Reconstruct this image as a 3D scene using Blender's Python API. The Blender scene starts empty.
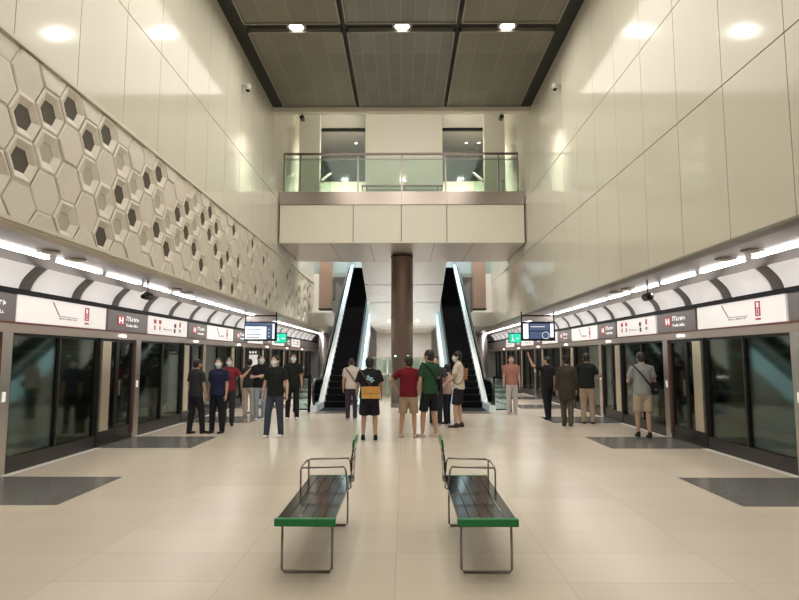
import bpy, bmesh, math, random
from mathutils import Vector, Matrix
random.seed(7)
SC = bpy.context.scene
COL = SC.collection
PI = math.pi

# ---------------------------------------------------------------- materials
def mat(name, col, rough=.5, metal=0, noise=0, nscale=8, bump=0, bscale=40, emit=None, estr=0, spec=.5, coat=0, stretch=None):
    m = bpy.data.materials.new(name); m.use_nodes = True
    nt = m.node_tree; b = nt.nodes['Principled BSDF']
    b.inputs['Base Color'].default_value = (*col, 1)
    b.inputs['Roughness'].default_value = rough
    b.inputs['Metallic'].default_value = metal
    b.inputs['Specular IOR Level'].default_value = spec
    b.inputs['Coat Weight'].default_value = coat
    b.inputs['Coat Roughness'].default_value = .05
    if emit:
        b.inputs['Emission Color'].default_value = (*emit, 1)
        b.inputs['Emission Strength'].default_value = estr
    if noise or bump:
        tc = nt.nodes.new('ShaderNodeTexCoord'); mp = nt.nodes.new('ShaderNodeMapping')
        nt.links.new(tc.outputs['Object'], mp.inputs['Vector'])
        if stretch: mp.inputs['Scale'].default_value = stretch
    if noise:
        n = nt.nodes.new('ShaderNodeTexNoise'); n.inputs['Scale'].default_value = nscale; n.inputs['Detail'].default_value = 4
        nt.links.new(mp.outputs[0], n.inputs['Vector'])
        r = nt.nodes.new('ShaderNodeMapRange'); r.inputs['To Min'].default_value = 1-noise; r.inputs['To Max'].default_value = 1+noise
        nt.links.new(n.outputs['Fac'], r.inputs['Value'])
        mx = nt.nodes.new('ShaderNodeVectorMath'); mx.operation = 'SCALE'; mx.inputs[0].default_value = col
        nt.links.new(r.outputs[0], mx.inputs['Scale']); nt.links.new(mx.outputs[0], b.inputs['Base Color'])
    if bump:
        n = nt.nodes.new('ShaderNodeTexNoise'); n.inputs['Scale'].default_value = bscale
        nt.links.new(mp.outputs[0], n.inputs['Vector'])
        bp = nt.nodes.new('ShaderNodeBump'); bp.inputs['Strength'].default_value = bump; bp.inputs['Distance'].default_value = .02
        nt.links.new(n.outputs['Fac'], bp.inputs['Height']); nt.links.new(bp.outputs[0], b.inputs['Normal'])
    return m

def glass(name, tint, rough=.03, ior=1.5, base=0.06, gain=1.0):
    m = bpy.data.materials.new(name); m.use_nodes = True
    nt = m.node_tree; nt.nodes.clear()
    o = nt.nodes.new('ShaderNodeOutputMaterial'); mx = nt.nodes.new('ShaderNodeMixShader')
    t = nt.nodes.new('ShaderNodeBsdfTransparent'); t.inputs[0].default_value = (*tint, 1)
    g = nt.nodes.new('ShaderNodeBsdfGlossy'); g.inputs['Roughness'].default_value = rough; g.inputs[0].default_value = (.9, .95, .93, 1)
    f = nt.nodes.new('ShaderNodeFresnel'); f.inputs['IOR'].default_value = ior
    ma = nt.nodes.new('ShaderNodeMath'); ma.operation = 'MULTIPLY_ADD'; ma.inputs[1].default_value = gain; ma.inputs[2].default_value = base; ma.use_clamp = True
    nt.links.new(f.outputs[0], ma.inputs[0]); nt.links.new(ma.outputs[0], mx.inputs[0])
    nt.links.new(t.outputs[0], mx.inputs[1]); nt.links.new(g.outputs[0], mx.inputs[2]); nt.links.new(mx.outputs[0], o.inputs[0])
    return m

def tile_mat(name, col, line, px, py, lw, rough, var=.03, ox=0, oy=0, axes='XY', coat=0, linemul=None):
    """flat surface with thin joint lines every px,py metres and a small tone change from tile to tile"""
    m = mat(name, col, rough, coat=coat)
    nt = m.node_tree; b = nt.nodes['Principled BSDF']; L = nt.links
    tc = nt.nodes.new('ShaderNodeTexCoord'); sp = nt.nodes.new('ShaderNodeSeparateXYZ'); L.new(tc.outputs['Object'], sp.inputs[0])
    def M(op, a, b_=None, c=None):
        n = nt.nodes.new('ShaderNodeMath'); n.operation = op
        for i, v in enumerate((a, b_, c)):
            if v is None: continue
            if isinstance(v, (int, float)): n.inputs[i].default_value = v
            else: L.new(v, n.inputs[i])
        return n.outputs[0]
    u = M('DIVIDE', M('SUBTRACT', sp.outputs[axes[0]], ox), px); v = M('DIVIDE', M('SUBTRACT', sp.outputs[axes[1]], oy), py)
    du = M('MULTIPLY', M('ABSOLUTE', M('SUBTRACT', u, M('ROUND', u))), px)
    dv = M('MULTIPLY', M('ABSOLUTE', M('SUBTRACT', v, M('ROUND', v))), py)
    isl = M('LESS_THAN', M('MINIMUM', du, dv), lw)
    cb = nt.nodes.new('ShaderNodeCombineXYZ'); L.new(M('FLOOR', u), cb.inputs[0]); L.new(M('FLOOR', v), cb.inputs[1])
    wn = nt.nodes.new('ShaderNodeTexWhiteNoise'); L.new(cb.outputs[0], wn.inputs[0])
    no = nt.nodes.new('ShaderNodeTexNoise'); no.inputs['Scale'].default_value = 1.3; no.inputs['Detail'].default_value = 5; L.new(tc.outputs['Object'], no.inputs['Vector'])
    k = M('MULTIPLY_ADD', wn.outputs['Value'], var*2, 1-var)
    k = M('MULTIPLY', k, M('MULTIPLY_ADD', no.outputs['Fac'], var*2, 1-var))
    mx = nt.nodes.new('ShaderNodeVectorMath'); mx.operation = 'SCALE'; mx.inputs[0].default_value = col; L.new(k, mx.inputs['Scale'])
    mm = nt.nodes.new('ShaderNodeMix'); mm.data_type = 'RGBA'; L.new(isl, mm.inputs['Factor']); L.new(mx.outputs[0], mm.inputs['A']); mm.inputs['B'].default_value = (*line, 1)
    L.new(mm.outputs['Result'], b.inputs['Base Color'])
    return m

M_ = {}
M_['floor'] = tile_mat('floor stone', (.575, .50, .40), (.45, .39, .32), 1.267, .633, .003, .27, .035)
M_['inlay'] = mat('grey granite', (.15, .145, .135), .22, noise=.12, nscale=60)
M_['pale'] = mat('pale edge stone', (.70, .68, .62), .3, noise=.04)
M_['wallpanel'] = mat('cream glass panel', (.61, .58, .485), .10, bump=.07, bscale=1.0, noise=.03, nscale=1, spec=.35, stretch=(1, 2.2, .12))
M_['seam'] = mat('panel joint', (.13, .12, .095), .6)
M_['hex'] = mat('cream cast panel', (.61, .565, .48), .55, noise=.04, nscale=6, bump=.05, bscale=90)
M_['hexdark'] = mat('perforated brown back', (.075, .062, .046), .7, noise=.2, nscale=60)
M_['hextray'] = mat('perforated tray', (.40, .365, .29), .6, noise=.1, nscale=60)
M_['black'] = mat('black trim', (.008, .008, .008), .6, spec=.15)
M_['border'] = mat('dark ceiling channel', (.018, .018, .016), .6)
M_['mesh'] = tile_mat('expanded mesh panel', (.17, .16, .125), (.27, .26, .21), .62, 1.03, .006, .5, .12)
M_['mesh2'] = tile_mat('cool mesh panel', (.17, .175, .16), (.29, .295, .26), .31, 1.03, .006, .5, .12)
M_['frame'] = mat('panel frame', (.28, .27, .23), .4, .5)
M_['steel'] = mat('brushed steel', (.55, .51, .45), .28, .9, noise=.08, nscale=30, stretch=(1, 1, 12))
M_['steeld'] = mat('dark brushed steel', (.27, .24, .21), .3, .9, noise=.08, nscale=20)
M_['bronze'] = mat('pinkish steel strip', (.33, .285, .25), .22, .85, noise=.1, nscale=3)
M_['soffit'] = mat('grey metal soffit', (.33, .30, .29), .28, .55, noise=.05, nscale=4)
M_['ribs'] = mat('grey rib', (.17, .15, .14), .4, .3)
M_['whitepan'] = mat('white curved light panel', (.78, .76, .75), .35, noise=.03, emit=(1, .96, .95), estr=.32)
M_['tube'] = mat('linear lamp', (1, 1, 1), .4, emit=(1, .96, .93), estr=9)
M_['lamp'] = mat('round lamp', (1, 1, 1), .4, emit=(1, .95, .82), estr=5)
M_['glowblue'] = mat('cool balustrade glow', (.55, .8, .9), .3, emit=(.5, .8, .92), estr=.6)
M_['green'] = mat('bench green edge', (.0, .17, .04), .4)
M_['seat'] = mat('black polished slats', (.008, .008, .008), .10, spec=.4)
M_['doorglass'] = glass('dark platform glass', (.42, .47, .41), .06, 1.5, .03, .55)
M_['glass'] = glass('clear green glass', (.80, .88, .83), .05, 1.45, .02, .45)
M_['escglass'] = glass('balustrade glass', (.62, .78, .78), .04, 1.5, .12, 1.0)
M_['doorframe'] = mat('dark door frame', (.035, .035, .032), .3, .6)
M_['stile'] = mat('steel with warm reflection', (.72, .64, .48), .32, .7, noise=.06, nscale=10)  # steel tinted pale and warm, so a reflection sits in its colour
M_['kick'] = mat('dark kick plate', (.022, .018, .016), .35)
M_['red'] = mat('red brown line', (.16, .045, .04), .4)
M_['header'] = mat('steel header', (.45, .38, .33), .3, .6)
M_['signgrey'] = mat('grey sign band', (.17, .15, .15), .4)
M_['signwhite'] = mat('lit white sign', (.78, .76, .74), .4, emit=(1, .97, .94), estr=.22)
M_['inkred'] = mat('red ink', (.5, .05, .06), .5)
M_['inkgrey'] = mat('grey ink', (.30, .28, .28), .5)
M_['inkdark'] = mat('dark ink', (.04, .04, .05), .5)
M_['inkwhite'] = mat('white ink', (.9, .9, .9), .5, emit=(1, 1, 1), estr=.3)
M_['cream'] = mat('cream fascia', (.80, .765, .66), .4, noise=.02)
M_['white'] = mat('white panel', (.62, .60, .57), .35, noise=.03)
M_['undermetal'] = mat('bridge underside', (.60, .54, .50), .35, .3, noise=.06, nscale=2)
M_['brown'] = mat('brown metal column', (.15, .105, .08), .35, .5, noise=.1, nscale=5)
M_['pink'] = mat('brown pink panel', (.36, .26, .21), .4)
M_['darkgrey'] = mat('grey ceiling board', (.32, .31, .29), .5, noise=.05)
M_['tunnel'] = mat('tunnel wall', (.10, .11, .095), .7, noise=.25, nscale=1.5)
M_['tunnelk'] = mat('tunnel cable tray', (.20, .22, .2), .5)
M_['escdeck'] = mat('pale escalator deck with glow', (.64, .66, .66), .25, .5, emit=(.85, .95, .97), estr=.14)  # faint emission brightens the deck steel; the deck holds no lamp
M_['step'] = mat('black escalator step', (.004, .004, .006), .6, spec=.12)
M_['rubber'] = mat('black handrail rubber', (.015, .015, .015), .3)
M_['exit'] = mat('green exit sign', (.0, .35, .22), .4, emit=(.0, .75, .45), estr=.5)
M_['screenw'] = mat('lit screen', (.7, .75, .8), .3, emit=(.8, .88, 1), estr=.65)
M_['screenb'] = mat('blue dark screen', (.03, .05, .10), .2, emit=(.08, .14, .3), estr=.4)
M_['farwall'] = mat('far wall', (.45, .44, .43), .35, noise=.15, nscale=.6)
M_['cctv'] = mat('camera housing', (.03, .03, .03), .3)
M_['cctvw'] = mat('pale camera housing', (.5, .48, .42), .3)
M_['greenglint'] = mat('green glint', (.3, .9, .6), .3, emit=(.5, 1, .75), estr=2)

# ---------------------------------------------------------------- mesh helpers
class B:
    def __init__(s): s.bm = bmesh.new(); s.mats = []; s.mi = 0
    def m(s, k):
        if k not in s.mats: s.mats.append(k)
        s.mi = s.mats.index(k); return s
    def face(s, vs):
        try: f = s.bm.faces.new(vs); f.material_index = s.mi; return f
        except ValueError: return None
    def quad(s, *ps): return s.face([s.bm.verts.new(p) for p in ps])
    def box(s, x0, x1, y0, y1, z0, z1):
        x0, x1 = sorted((x0, x1)); y0, y1 = sorted((y0, y1)); z0, z1 = sorted((z0, z1))
        v = [s.bm.verts.new(p) for p in ((x0,y0,z0),(x1,y0,z0),(x1,y1,z0),(x0,y1,z0),(x0,y0,z1),(x1,y0,z1),(x1,y1,z1),(x0,y1,z1))]
        for q in ((0,3,2,1),(4,5,6,7),(0,1,5,4),(1,2,6,5),(2,3,7,6),(3,0,4,7)): s.face([v[i] for i in q])
        return s
    def prism(s, poly, a, b, axis='X'):
        """poly of (p,q) swept along an axis from a to b"""
        def P(t, p): return {'X': (t, p[0], p[1]), 'Y': (p[0], t, p[1]), 'Z': (p[0], p[1], t)}[axis]
        A = [s.bm.verts.new(P(a, p)) for p in poly]; C = [s.bm.verts.new(P(b, p)) for p in poly]
        n = len(poly)
        s.face(A); s.face(C[::-1])
        for i in range(n): s.face([A[i], C[i], C[(i+1) % n], A[(i+1) % n]])
        return s
    def tube(s, pts, r, n=8, closed=False):
        pts = [Vector(p) for p in pts]; rings = []
        up = Vector((0, 0, 1))
        for i, p in enumerate(pts):
            if closed: d = pts[(i+1) % len(pts)] - pts[i-1]
            else: d = pts[min(i+1, len(pts)-1)] - pts[max(i-1, 0)]
            d.normalize()
            u = d.cross(up)
            if u.length < .15: u = d.cross(Vector((1, 0, 0)))
            u.normalize(); v = d.cross(u)
            rr = r[i] if isinstance(r, (list, tuple)) else r
            rings.append([s.bm.verts.new(p + u*math.cos(2*PI*k/n)*rr + v*math.sin(2*PI*k/n)*rr) for k in range(n)])
        m = len(rings)
        for i in range(m if closed else m-1):
            a, b = rings[i], rings[(i+1) % m]
            for k in range(n): s.face([a[k], a[(k+1) % n], b[(k+1) % n], b[k]])
        if not closed: s.face(rings[0][::-1]); s.face(rings[-1])
        return s
    def cyl(s, c, r, z0, z1, n=24):
        return s.prism([(c[0]+r*math.cos(2*PI*k/n), c[1]+r*math.sin(2*PI*k/n)) for k in range(n)], z0, z1, 'Z')
    def ell(s, c, rx, ry, rz, n=16, m=10, R=None):
        c = Vector(c); rows = []
        for j in range(m+1):
            t = PI*j/m
            row = []
            for k in range(n if 0 < j < m else 1):
                p = Vector((rx*math.sin(t)*math.cos(2*PI*k/n), ry*math.sin(t)*math.sin(2*PI*k/n), rz*math.cos(t)))
                if R: p = R @ p
                row.append(s.bm.verts.new(c+p))
            rows.append(row)
        for j in range(m):
            a, b = rows[j], rows[j+1]
            for k in range(n):
                k2 = (k+1) % n
                if len(a) == 1: s.face([a[0], b[k], b[k2]])
                elif len(b) == 1: s.face([a[k], b[0], a[k2]])
                else: s.face([a[k], b[k], b[k2], a[k2]])
        return s
    def build(s, name, mt=None, parent=None, smooth=False, loc=None):
        me = bpy.data.meshes.new(name)
        bmesh.ops.recalc_face_normals(s.bm, faces=s.bm.faces)
        if loc:
            bmesh.ops.translate(s.bm, verts=s.bm.verts, vec=-Vector(loc))
        s.bm.to_mesh(me); s.bm.free()
        for k in (s.mats or [mt]): me.materials.append(M_[k] if isinstance(k, str) else k)
        if smooth:
            for p in me.polygons: p.use_smooth = True
        o = bpy.data.objects.new(name, me); COL.objects.link(o)
        if loc: o.location = loc
        if parent: o.parent = parent
        return o

def bevel(o, w=.006, seg=2):
    md = o.modifiers.new('edge', 'BEVEL'); md.width = w; md.segments = seg; md.limit_method = 'ANGLE'; return o

def tag(o, label, cat, group=None, kind=None):
    o['label'] = label; o['category'] = cat
    if group: o['group'] = group
    if kind: o['kind'] = kind
    return o
def struct(o, label=None):
    o['kind'] = 'structure'
    if label: o['label'] = label; 
    return o
def thing(name, label, cat, loc=(0, 0, 0), group=None):
    o = bpy.data.objects.new(name, None); COL.objects.link(o); o.location = loc; o.empty_display_size = .1
    return tag(o, label, cat, group)
def dup(root, loc, label=None, group=None, scale=None):
    r = root.copy(); COL.objects.link(r); r.location = loc
    if label: r['label'] = label
    if group: r['group'] = group
    if scale: r.scale = scale
    for ch in list(root.children):
        c = ch.copy(); COL.objects.link(c); c.parent = r
        for g in ch.children:
            d = g.copy(); COL.objects.link(d); d.parent = c
    return r
ORD = ['first', 'second', 'third', 'fourth', 'fifth', 'sixth', 'seventh', 'eighth', 'ninth', 'tenth', 'eleventh', 'twelfth', 'thirteenth', 'fourteenth', 'fifteenth', 'sixteenth', 'seventeenth', 'eighteenth', 'nineteenth', 'twentieth', 'twenty-first', 'twenty-second', 'twenty-third', 'twenty-fourth']
SIDE = {-1: 'left', 1: 'right'}

# ================================================================ ROOM SHELL
YB, YE = -7.0, 38.0          # open end behind the camera / far end
XW, XD, ZS, ZT, ZC = 3.8, 5.62, 2.98, 4.82, 9.0
struct(B().box(-9, 9, YB, YE, -.25, 0).build('floor', 'floor'))
# granite patches at each platform door, lying flush in the floor
k = 0
for s in (-1, 1):
    for j in range(-1, 7):
        yc = 7.40 + 4.06*j
        if yc < 2: continue
        b = B().box(s*3.82, s*5.56, yc-.78, yc+.74, .001, .005)
        struct(b.build('trim_%d' % (k+1), 'inlay')); k += 1
for s in (-1, 1):
    struct(B().box(s*5.44, s*5.62, 2, YE, .0005, .003).build('trim_%d' % (20+(s > 0)), 'pale'))

# upper side walls: glossy cream panels with real joints
def wall_panels(s):
    b = B().m('seam').box(s*(XW+.03), s*(XW+.25), YB, 32.5, (ZT if s < 0 else ZS+.02), 11.1)
    b.m('wallpanel')
    rows = [(ZT, 6.46), (6.46, 10.95)] if s < 0 else [(ZS, ZT), (ZT, 6.46), (6.46, 10.95)]
    ys = [5.41 + 1.11*i for i in range(-11, 25)]
    for (z0, z1) in rows:
        for y0, y1 in zip(ys, ys[1:]):
            g = .006
            b.box(s*XW, s*(XW+.035), y0+g, y1-g, z0+g+.004, z1-g)
    o = b.build('wall_%s' % SIDE[s], None)
    struct(o); return o
wall_panels(-1); wall_panels(1)
# metal edge trim under the walls
for s in (-1, 1):
    struct(B().box(s*3.79, s*3.985, YB, 29.5, ZS-.025, ZS+(.035 if s < 0 else .006)).build('trim_%d' % (22+(s > 0)), 'hex' if s < 0 else 'frame'))

# hexagonal relief cladding on the lower left wall (flat-topped cells, 0.405 m apart)
def hexwall():
    rnd = random.Random(3)
    b = B()
    b.m('hex').box(-XW-.17, -XW-.13, YB, 29.4, ZS+.04, ZT)
    b.m('hex').box(-XW-.12, -XW+.03, YB, 29.4, ZT-.045, ZT+.0)
    b.box(-XW-.12, -XW+.03, YB, 29.4, ZS, ZS+.04)
    R = .262; dx = .405; dz = .45
    H = {(0,4.09),(0,3.64),(1,4.31),(2,4.54),(3,4.31),(4,4.54),(7,4.31),(8,4.54),(5,3.86),(6,3.64),(8,3.64),(10,4.09),(11,3.86),(13,4.31),(15,4.31),(18,4.54),(9,3.41),(12,3.64),(14,4.09),(16,3.64),(4,3.19),(13,3.41)}
    T = {(8,4.09),(6,4.09),(1,3.86),(3,3.86),(5,4.31),(10,3.64),(2,3.19),(4,3.64),(9,3.86),(12,4.54),(7,3.41),(5,3.41)}
    def ring(yc, zc, r, x, tilt=0):
        out = []
        for q in range(6):
            a = PI/3*q
            z = zc + r*math.sin(a)
            z = min(max(z, ZS+.035), ZT-.04)
            out.append(b.bm.verts.new((x + tilt*math.sin(a), yc + r*math.cos(a), z)))
        return out
    def band(A, C):
        for q in range(6): b.face([A[q], A[(q+1) % 6], C[(q+1) % 6], C[q]])
    for i in range(-24, 59):
        yc = 5.66 + dx*i
        zs = [3.19, 3.64, 4.09, 4.54] if i % 2 == 0 else [2.96, 3.41, 3.86, 4.31, 4.76]
        for zc in zs:
            edge = zc < 3.1 or zc > 4.7
            key = (i, zc)
            if key in H: ty = 'H'
            elif key in T: ty = 'T'
            elif edge: ty = 'F'
            elif 0 <= i <= 8: ty = 'F'
            else:
                u = rnd.random(); ty = 'H' if u < .22 else ('T' if u < .36 else 'F')
            x0 = -XW
            b.m('hex')
            o = ring(yc, zc, R, x0-.007)
            if ty == 'F':
                r1 = ring(yc, zc, R*.95, x0-.007); lift = rnd.choice((.0, .006, .012)); tl = rnd.uniform(-.014, .014)
                r2 = ring(yc, zc, R*.90, x0+lift-.004, tl)
                band(o, r1); band(r1, r2); b.face(r2)
            else:
                r1 = ring(yc, zc, R*.90, x0+.004)
                r2 = ring(yc, zc, R*.84, x0+.004)
                dy_ = rnd.uniform(-.03, .03) if ty == 'T' else 0
                rr = R*(.53 if ty == 'H' else .46); dp = .034 if ty == 'H' else .03
                r3 = ring(yc+dy_, zc, rr, x0-dp)
                band(o, r1); band(r1, r2); band(r2, r3)
                b.m('hexdark' if ty == 'H' else 'hextray')
                r4 = ring(yc+dy_, zc, rr*.98, x0-dp-.004)
                band(r3, r4); b.face(r4)
    o = b.build('hexagon_wall_cladding', None)
    return tag(o, 'cream relief cladding of hexagon cells, some with dark holes, along the lower wall', 'wall cladding')
hexwall()

# high ceiling: dark channels with mesh panels hung in them
struct(B().box(-XW, XW, YB, 16.4, ZC, ZC+.3).build('ceiling', 'border'))
struct(B().box(-XW, XW, 16.4, 16.6, 8.86, 10.9).build('trim_30', 'cream'))
rows = [(12.28, 16.2), (8.05, 11.98), (3.85, 7.75), (-.35, 3.55), (-4.55, -.65)]
cols = [(-3.45, -1.32), (-1.22, 1.22), (1.32, 3.45)]
rn = ['nearest the walkway bridge', 'second row from the walkway bridge', 'third row from the bridge', 'fourth row from the bridge', 'fifth row from the bridge']
cn = ['beside the hexagon wall', 'in the middle', 'beside the plain wall']
for ri, (y0, y1) in enumerate(rows[:3]):
    for ci, (x0, x1) in enumerate(cols):
        t = thing('ceiling_panel', 'dark metal mesh ceiling panel %s, %s' % (rn[ri], cn[ci]), 'ceiling panel', ((x0+x1)/2, (y0+y1)/2, ZC-.1), 'mesh ceiling panels')
        hx, hy = (x1-x0)/2, (y1-y0)/2
        B().box(-hx+.03, hx-.03, -hy+.03, hy-.03, .03, .10).build('mesh_sheet', 'mesh2' if ci == 1 else 'mesh', t)
        f = B()
        for a in (-1, 1):
            f.box(a*hx, a*(hx-.035), -hy, hy, 0, .10); f.box(-hx, hx, a*hy, a*(hy-.035), 0, .10)
        f.build('panel_frame', 'frame', t)
# recessed ceiling lamps in the dark cross channels
for yi, y in enumerate((12.14, 7.9, 3.7)):
    for ci, x in enumerate((-2.32, 0.03, 2.36)):
        t = thing('ceiling_lamp', 'bright round ceiling lamp in the dark channel %s, %s' % (['nearest the walkway bridge', 'second from the bridge', 'third from the bridge'][yi], ['beside the hexagon wall', 'in the middle', 'beside the plain wall'][ci]), 'ceiling lamp', (x, y, ZC-.06), 'ceiling lamps')
        B().cyl((0, 0), .22, 0, .06, 24).build('lamp_housing', 'frame', t)
        B().ell((0, 0, 0), .16, .16, .03, 24, 6).build('bulb', 'lamp', t, True)

# platform soffits, behind-wall boxing
for s in (-1, 1):
    struct(B().box(s*3.98, s*5.45, YB, YE, ZS, ZS+.2).build('ceiling', 'soffit'))
    # tunnel behind the doors
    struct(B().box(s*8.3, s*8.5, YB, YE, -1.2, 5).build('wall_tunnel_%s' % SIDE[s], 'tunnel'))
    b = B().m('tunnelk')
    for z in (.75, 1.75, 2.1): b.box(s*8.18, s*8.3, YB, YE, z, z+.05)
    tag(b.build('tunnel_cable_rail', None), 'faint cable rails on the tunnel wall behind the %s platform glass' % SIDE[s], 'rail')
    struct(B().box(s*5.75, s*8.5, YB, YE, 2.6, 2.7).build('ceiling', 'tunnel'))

# end walls
struct(B().box(-9, 9, YE, YE+.2, -.2, 10).build('wall_back', 'farwall'))

# ================================================================ PLATFORM SCREEN DOORS
def leaf(t, y0, y1, z0, z1, steel):
    """door leaf: glass with a frame round it; steel = side with the wide steel stile"""
    f = B().m('doorframe')
    f.box(-.03, .03, y0, y1, z1-.06, z1); f.box(-.03, .03, y0, y1, z0, z0+.22)
    f.box(-.03, .03, y0, y0+.05, z0, z1); f.box(-.03, .03, y1-.05, y1, z0, z1)
    if steel < 0: f.m('stile').box(-.04, .04, y0+.11, y0+.42, z0+.22, z1-.05)
    o = f.build('door_leaf', None, t)
    B().box(-.008, .008, y0+.05, y1-.05, z0+.22, z1-.06).build('glass_pane', 'doorglass', o)
    if steel >= 0:
        B().m('steel').box(-.05, .05, y0+.07, y0+.10, .9, 1.2).build('handle', None, o)
    return o
def make_door(s):
    t = thing('platform_door', '', 'platform door')
    leaf(t, -.75, -.05, .05, 2.0, -1)
    leaf(t, -.04, .60, .05, 2.0, 1)
    for a, w in ((-1, .04), (1, .24)):
        y0 = -.80 if a < 0 else .62
        p = B().m('steel' if a > 0 else 'doorframe').box(-.07, .07, y0, y0+w, 0, 2.02).build('door_post', None, t)
        if a > 0:
            B().m('red').box(-.072, .072, y0, y0+.025, .1, 2.0).build('red_strip', None, p)
            B().m('inkwhite').box(-.078*1, .078, y0+.09, y0+.15, 1.02, 1.16).build('sensor_box', None, p)
    B().m('kick').box(-.055, .055, -.76, .62, 0, .06).build('door_sill', None, t)
    return t
def make_fixed(s):
    t = thing('glass_screen', '', 'glass screen')
    f = B().m('doorframe')
    f.box(-.035, .035, -1.2, 1.2, 1.96, 2.0)
    for y in (-1.2, -.02, 1.16): f.box(-.045, .045, y, y+.045, .1, 2.0)
    fo = f.build('screen_frame', None, t)
    for y0, y1 in ((-1.15, -.02), (.03, 1.16)):
        B().box(-.008, .008, y0, y1, .22, 1.96).build('glass_pane', 'doorglass', t)
    B().m('kick').box(-.06, .06, -1.2, 1.2, 0, .22).build('kick_plate', None, t)
    return t
for s in (-1, 1):
    d0 = make_door(s); f0 = make_fixed(s)
    ft = dt = True
    for j in range(-1, 7):
        yc = 7.40 + 4.06*j
        if j >= 0 or True:
            o = d0 if dt else dup(d0, (0, 0, 0)); dt = False
            o.location = (s*XD, yc, 0); o['group'] = 'sliding platform doors'
            o['label'] = 'sliding glass platform door with steel posts, %s along the %s edge' % (ORD[j+1], SIDE[s])
            q = f0 if ft else dup(f0, (0, 0, 0)); ft = False
            q.location = (s*XD, yc+2.06, 0); q['group'] = 'fixed platform glass screens'
            if j < 6:
                q['label'] = 'fixed two-pane dark glass screen between the %s and %s doors on the %s' % (ORD[j+1], ORD[j+2], SIDE[s])
            else:
                q['label'] = 'fixed two-pane dark glass screen beyond the last door on the %s' % SIDE[s]

# header above the doors, one per side
for s in (-1, 1):
    t = thing('door_header', 'steel header with red-brown line running above the %s platform doors' % SIDE[s], 'door header', (s*XD, 2, 0))
    L = YE-2
    B().m('header').box(-.08, .08, 0, L, 2.02, 2.13).build('fascia', None, t)
    B().m('red').box(-s*.0-.09, .09, 0, L, 2.13, 2.155).build('red_line', None, t)
    B().m('signgrey').box(-.05, .07, 0, L, 2.155, 2.57).build('sign_band', None, t)
    B().m('black').box(-.11, .11, 0, L, 2.56, 2.635).build('black_rail', None, t)
    B().m('header').box(-.08, .3, 0, L, 2.0, 2.02).build('underside', None, t) if s > 0 else B().m('header').box(-.3, .08, 0, L, 2.0, 2.02).build('underside', None, t)
    for j in range(0, 7):
        y = 7.4+4.06*j-2
        B().m('lamp').box(-s*.105, -s*.078, y-.12, y+.12, 2.05, 2.085).build('door_lamp', None, t)

# curved white light panels sloping between header and soffit, with the grey rib strip behind
def curve_sec(off=0):
    pts = []
    for i in range(9):
        u = i/8
        pts.append((5.36+.24*u + .05*math.sin(PI*u)+off, ZS - (ZS-2.63)*u))
    return pts
for s in (-1, 1):
    b = B().m('ribs'); c = curve_sec(.05)
    for (x0, z0), (x1, z1) in zip(c, c[1:]): b.quad((s*x0, YB, z0), (s*x1, YB, z1), (s*x1, YE, z1), (s*x0, YE, z0))
    struct(b.build('trim_%d' % (36+(s > 0)), None))
    base = None
    n = 0
    for i in range(-2, 22):
        yc = 7.85 + 1.353*i + .0
        yc = 8.53 + .677 + 1.353*i - 1.353*0
        if yc < 4 or yc > 36: continue
        if base is None:
            b = B().m('whitepan'); hw = .515
            A = []; c = curve_sec(0); c2 = curve_sec(.03)
            for (x, z) in c: A.append([b.bm.verts.new((s*(x-5.5), -hw, z)), b.bm.verts.new((s*(x-5.5), hw, z))])
            C2 = [[b.bm.verts.new((s*(x-5.5), -hw, z)), b.bm.verts.new((s*(x-5.5), hw, z))] for (x, z) in c2]
            for q in range(8):
                b.face([A[q][0], A[q+1][0], A[q+1][1], A[q][1]]); b.face([C2[q][0], C2[q+1][0], C2[q+1][1], C2[q][1]])
                b.face([A[q][0], A[q+1][0], C2[q+1][0], C2[q][0]]); b.face([A[q][1], A[q+1][1], C2[q+1][1], C2[q][1]])
            o = base = b.build('curved_lightbox', None, None, True)
        else:
            o = base.copy(); COL.objects.link(o)
        o.location = (s*5.5, yc, 0); n += 1
        tag(o, '%s curved white light panel from the camera above the %s platform signs' % (ORD[n-1], SIDE[s]), 'light panel', 'curved white panels above the platform doors')

# linear lamps on the soffit
for s in (-1, 1):
    base = None; n = 0
    for i in range(-2, 21):
        yc = 8.38 + 1.353*i
        if yc < 4: continue
        if base is None:
            t = base = thing('linear_lamp', '', 'linear lamp')
            B().m('frame').box(-.05, .05, -.57, .57, -.006, .0).build('lamp_tray', None, t)
            B().m('tube').box(-.035, .035, -.55, .55, -.03, -.006).build('lamp_tube', None, t)
        else: t = dup(base, (0, 0, 0))
        t.location = (s*4.7, yc, ZS); n += 1
        tag(t, '%s glowing linear lamp from the camera on the %s platform soffit' % (ORD[n-1], SIDE[s]), 'linear lamp', 'linear lamps along the platform soffits')

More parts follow.
